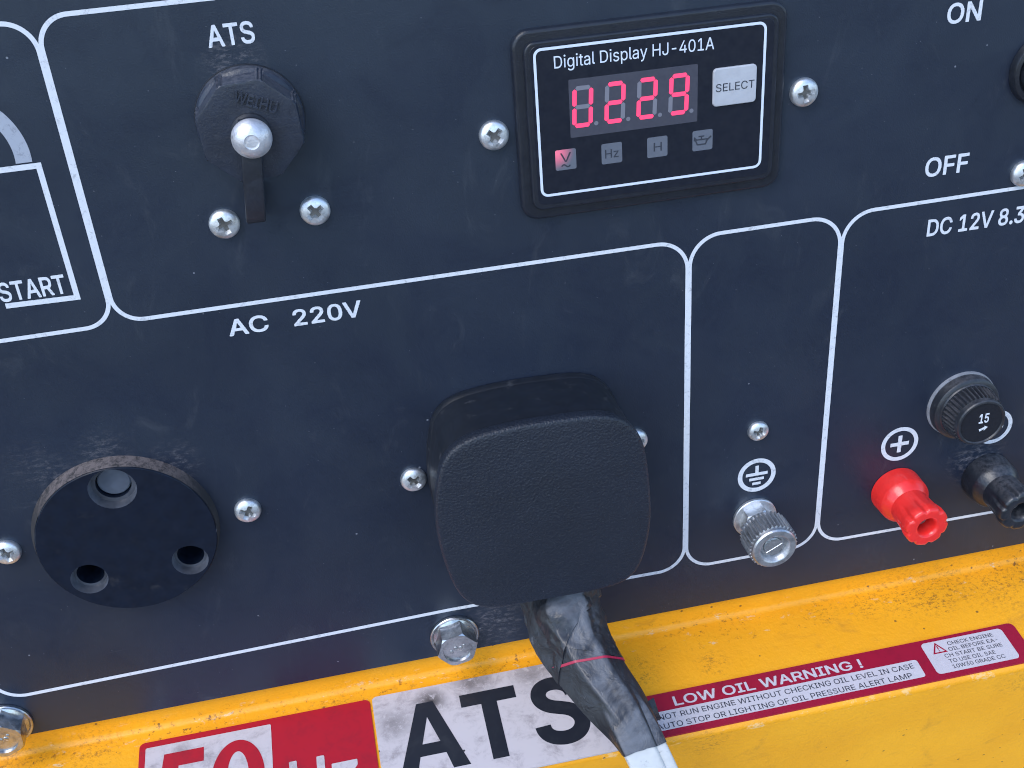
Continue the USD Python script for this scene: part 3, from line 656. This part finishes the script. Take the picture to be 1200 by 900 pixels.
# ------------------------------------------------------------------ earth terminal
et = thing('earth_terminal', 'silver knurled earth terminal with hex nut and washer under the earth symbol', 'terminal', (69.0, -58.1, 0))
part('washer', lathe([(6.2, -.1), (6.6, .1), (6.6, .95), (6.4, 1.15), (3, 1.15)], 56), 'zinc', et, smooth=35)
hx = m3.Manifold.extrude(m3.CrossSection([np.array([(5.3 * math.cos(k * PI / 3 + .25), 5.3 * math.sin(k * PI / 3 + .25)) for k in range(6)])]), 3.6).translate([0, 0, 1.1]) ^ M3(lathe([(0, 1), (6, 1), (6, 3.7), (4.7, 4.8), (0, 4.8)], 56))
part('hex_nut', hx, 'zinc', et, smooth=25)
part('post', lathe([(3.4, 4), (3.4, 8), (0, 8)], 40), 'zinc', et)
def kn(n, amp, lo, hi, rmin):
    return lambda th, r, h: r + (np.sign(np.cos(th * n)) * np.abs(np.cos(th * n)) ** .6 * amp if lo < h < hi else 0) * (r > rmin)
tn = part('thumb_nut', lathe([(4.4, 6.4), (6.0, 6.6), (6.75, 7.3), (6.8, 7.4), (6.8, 14.5), (6.75, 14.6), (6.55, 15.5), (6.2, 15.95), (5.8, 16.0), (4.75, 16.0), (4.45, 15.85), (3.6, 14.0), (2.8, 14.0)], 34 * 10, kn(34, .5, 7.35, 14.55, 6.7)), 'brushed', et, smooth=25)
po = cyl(2.7, 12, 15.2, 40) - m3.Manifold.cube([8, .42, 1.0], True).translate([0, 0, 15.6]).rotate([0, 0, 28])
part('slotted_stud', po, 'bright', tn, smooth=30)

# ------------------------------------------------------------------ DC binding posts
def post(name, label, at, mat, rot):
    t = thing(name, label, 'terminal', at, None, rot)
    part('collar', lathe([(7.3, -.1), (7.75, .15), (7.8, .6), (7.6, 5.6), (7.45, 6.3), (6.9, 7.2), (6.2, 8.3), (5.7, 8.9), (0, 8.9)], 64), mat, t, smooth=40)
    def fl(th, r, h):
        k = np.clip((h - 11) / 6, 0, 1); k = k * k * (3 - 2 * k)
        return r - (np.clip(np.cos(th * 8), 0, 1) ** 2 * .62 * k) * (r > 4.6)
    b = part('barrel', lathe([(5.75, 8.0), (5.75, 9), (5.8, 11), (5.9, 13), (6.05, 14.5), (6.3, 15.8), (6.5, 16.6), (6.55, 17.4), (6.5, 18.6), (6.3, 19.2), (5.9, 19.55), (5.2, 19.7), (3.7, 19.65), (3.3, 19.45), (2.9, 18.9), (2.6, 18.0), (2.5, 10)], 192, fl), mat, t, smooth=35)
    part('contact', lathe([(2.5, 13), (2.3, 13.4), (1.9, 15.2), (1.5, 15.6), (1.2, 14.0), (0, 13.6)], 32), 'brushed', b, smooth=40)
post('binding_post', 'red plastic binding post under the plus sign', (113.6, -57.6, 0), 'red_plastic', 10)
post('binding_post', 'black plastic binding post at the right edge below the fuse holder', (142.9, -58.3, 0), 'black_plastic', 22)

# ------------------------------------------------------------------ fuse holder
fh = thing('fuse_holder', 'black knurled fuse holder marked 15 with a grey ring behind it', 'fuse holder', (130.95, -30.4, 0))
part('gasket', lathe([(10.45, -.1), (10.5, .1), (10.4, .9), (9.6, 1.0)], 64), 'gasket_grey', fh)
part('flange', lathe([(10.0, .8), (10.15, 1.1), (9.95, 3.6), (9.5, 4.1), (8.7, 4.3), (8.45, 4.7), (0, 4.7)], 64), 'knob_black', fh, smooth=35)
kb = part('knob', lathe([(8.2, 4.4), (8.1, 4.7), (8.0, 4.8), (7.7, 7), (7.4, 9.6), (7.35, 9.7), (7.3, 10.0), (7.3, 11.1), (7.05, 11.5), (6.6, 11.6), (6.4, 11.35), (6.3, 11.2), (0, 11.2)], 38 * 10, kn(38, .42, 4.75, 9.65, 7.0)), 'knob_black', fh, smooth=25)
part('face', lathe([(6.3, 11.22), (5.4, 11.35), (0, 11.4)], 48), 'knob_face', kb, smooth=40)
part('lettering', text('15', -1.0, 2.0, .1, 2.9, 11.3, 11.46, True), 'white_print', kb, smooth=False, label='white number 15')
ar = Polygon([(-.6, -2.0), (1.0, -1.45), (1.0, -1.0), (2.0, -1.6), (1.0, -2.6), (1.0, -2.1), (-.4, -2.7)])
part('arrow', flat(ar, 11.3, 11.46), 'white_print', kb, smooth=False)
tri2 = [text('FUSE', -4.4, -1.4, .2, 1.0, 11.3, 11.43)]

# ------------------------------------------------------------------ switch at the right edge
sw = thing('power_switch', 'round black switch at the right edge between ON and OFF', 'switch', (139.2, 66.0, 0))
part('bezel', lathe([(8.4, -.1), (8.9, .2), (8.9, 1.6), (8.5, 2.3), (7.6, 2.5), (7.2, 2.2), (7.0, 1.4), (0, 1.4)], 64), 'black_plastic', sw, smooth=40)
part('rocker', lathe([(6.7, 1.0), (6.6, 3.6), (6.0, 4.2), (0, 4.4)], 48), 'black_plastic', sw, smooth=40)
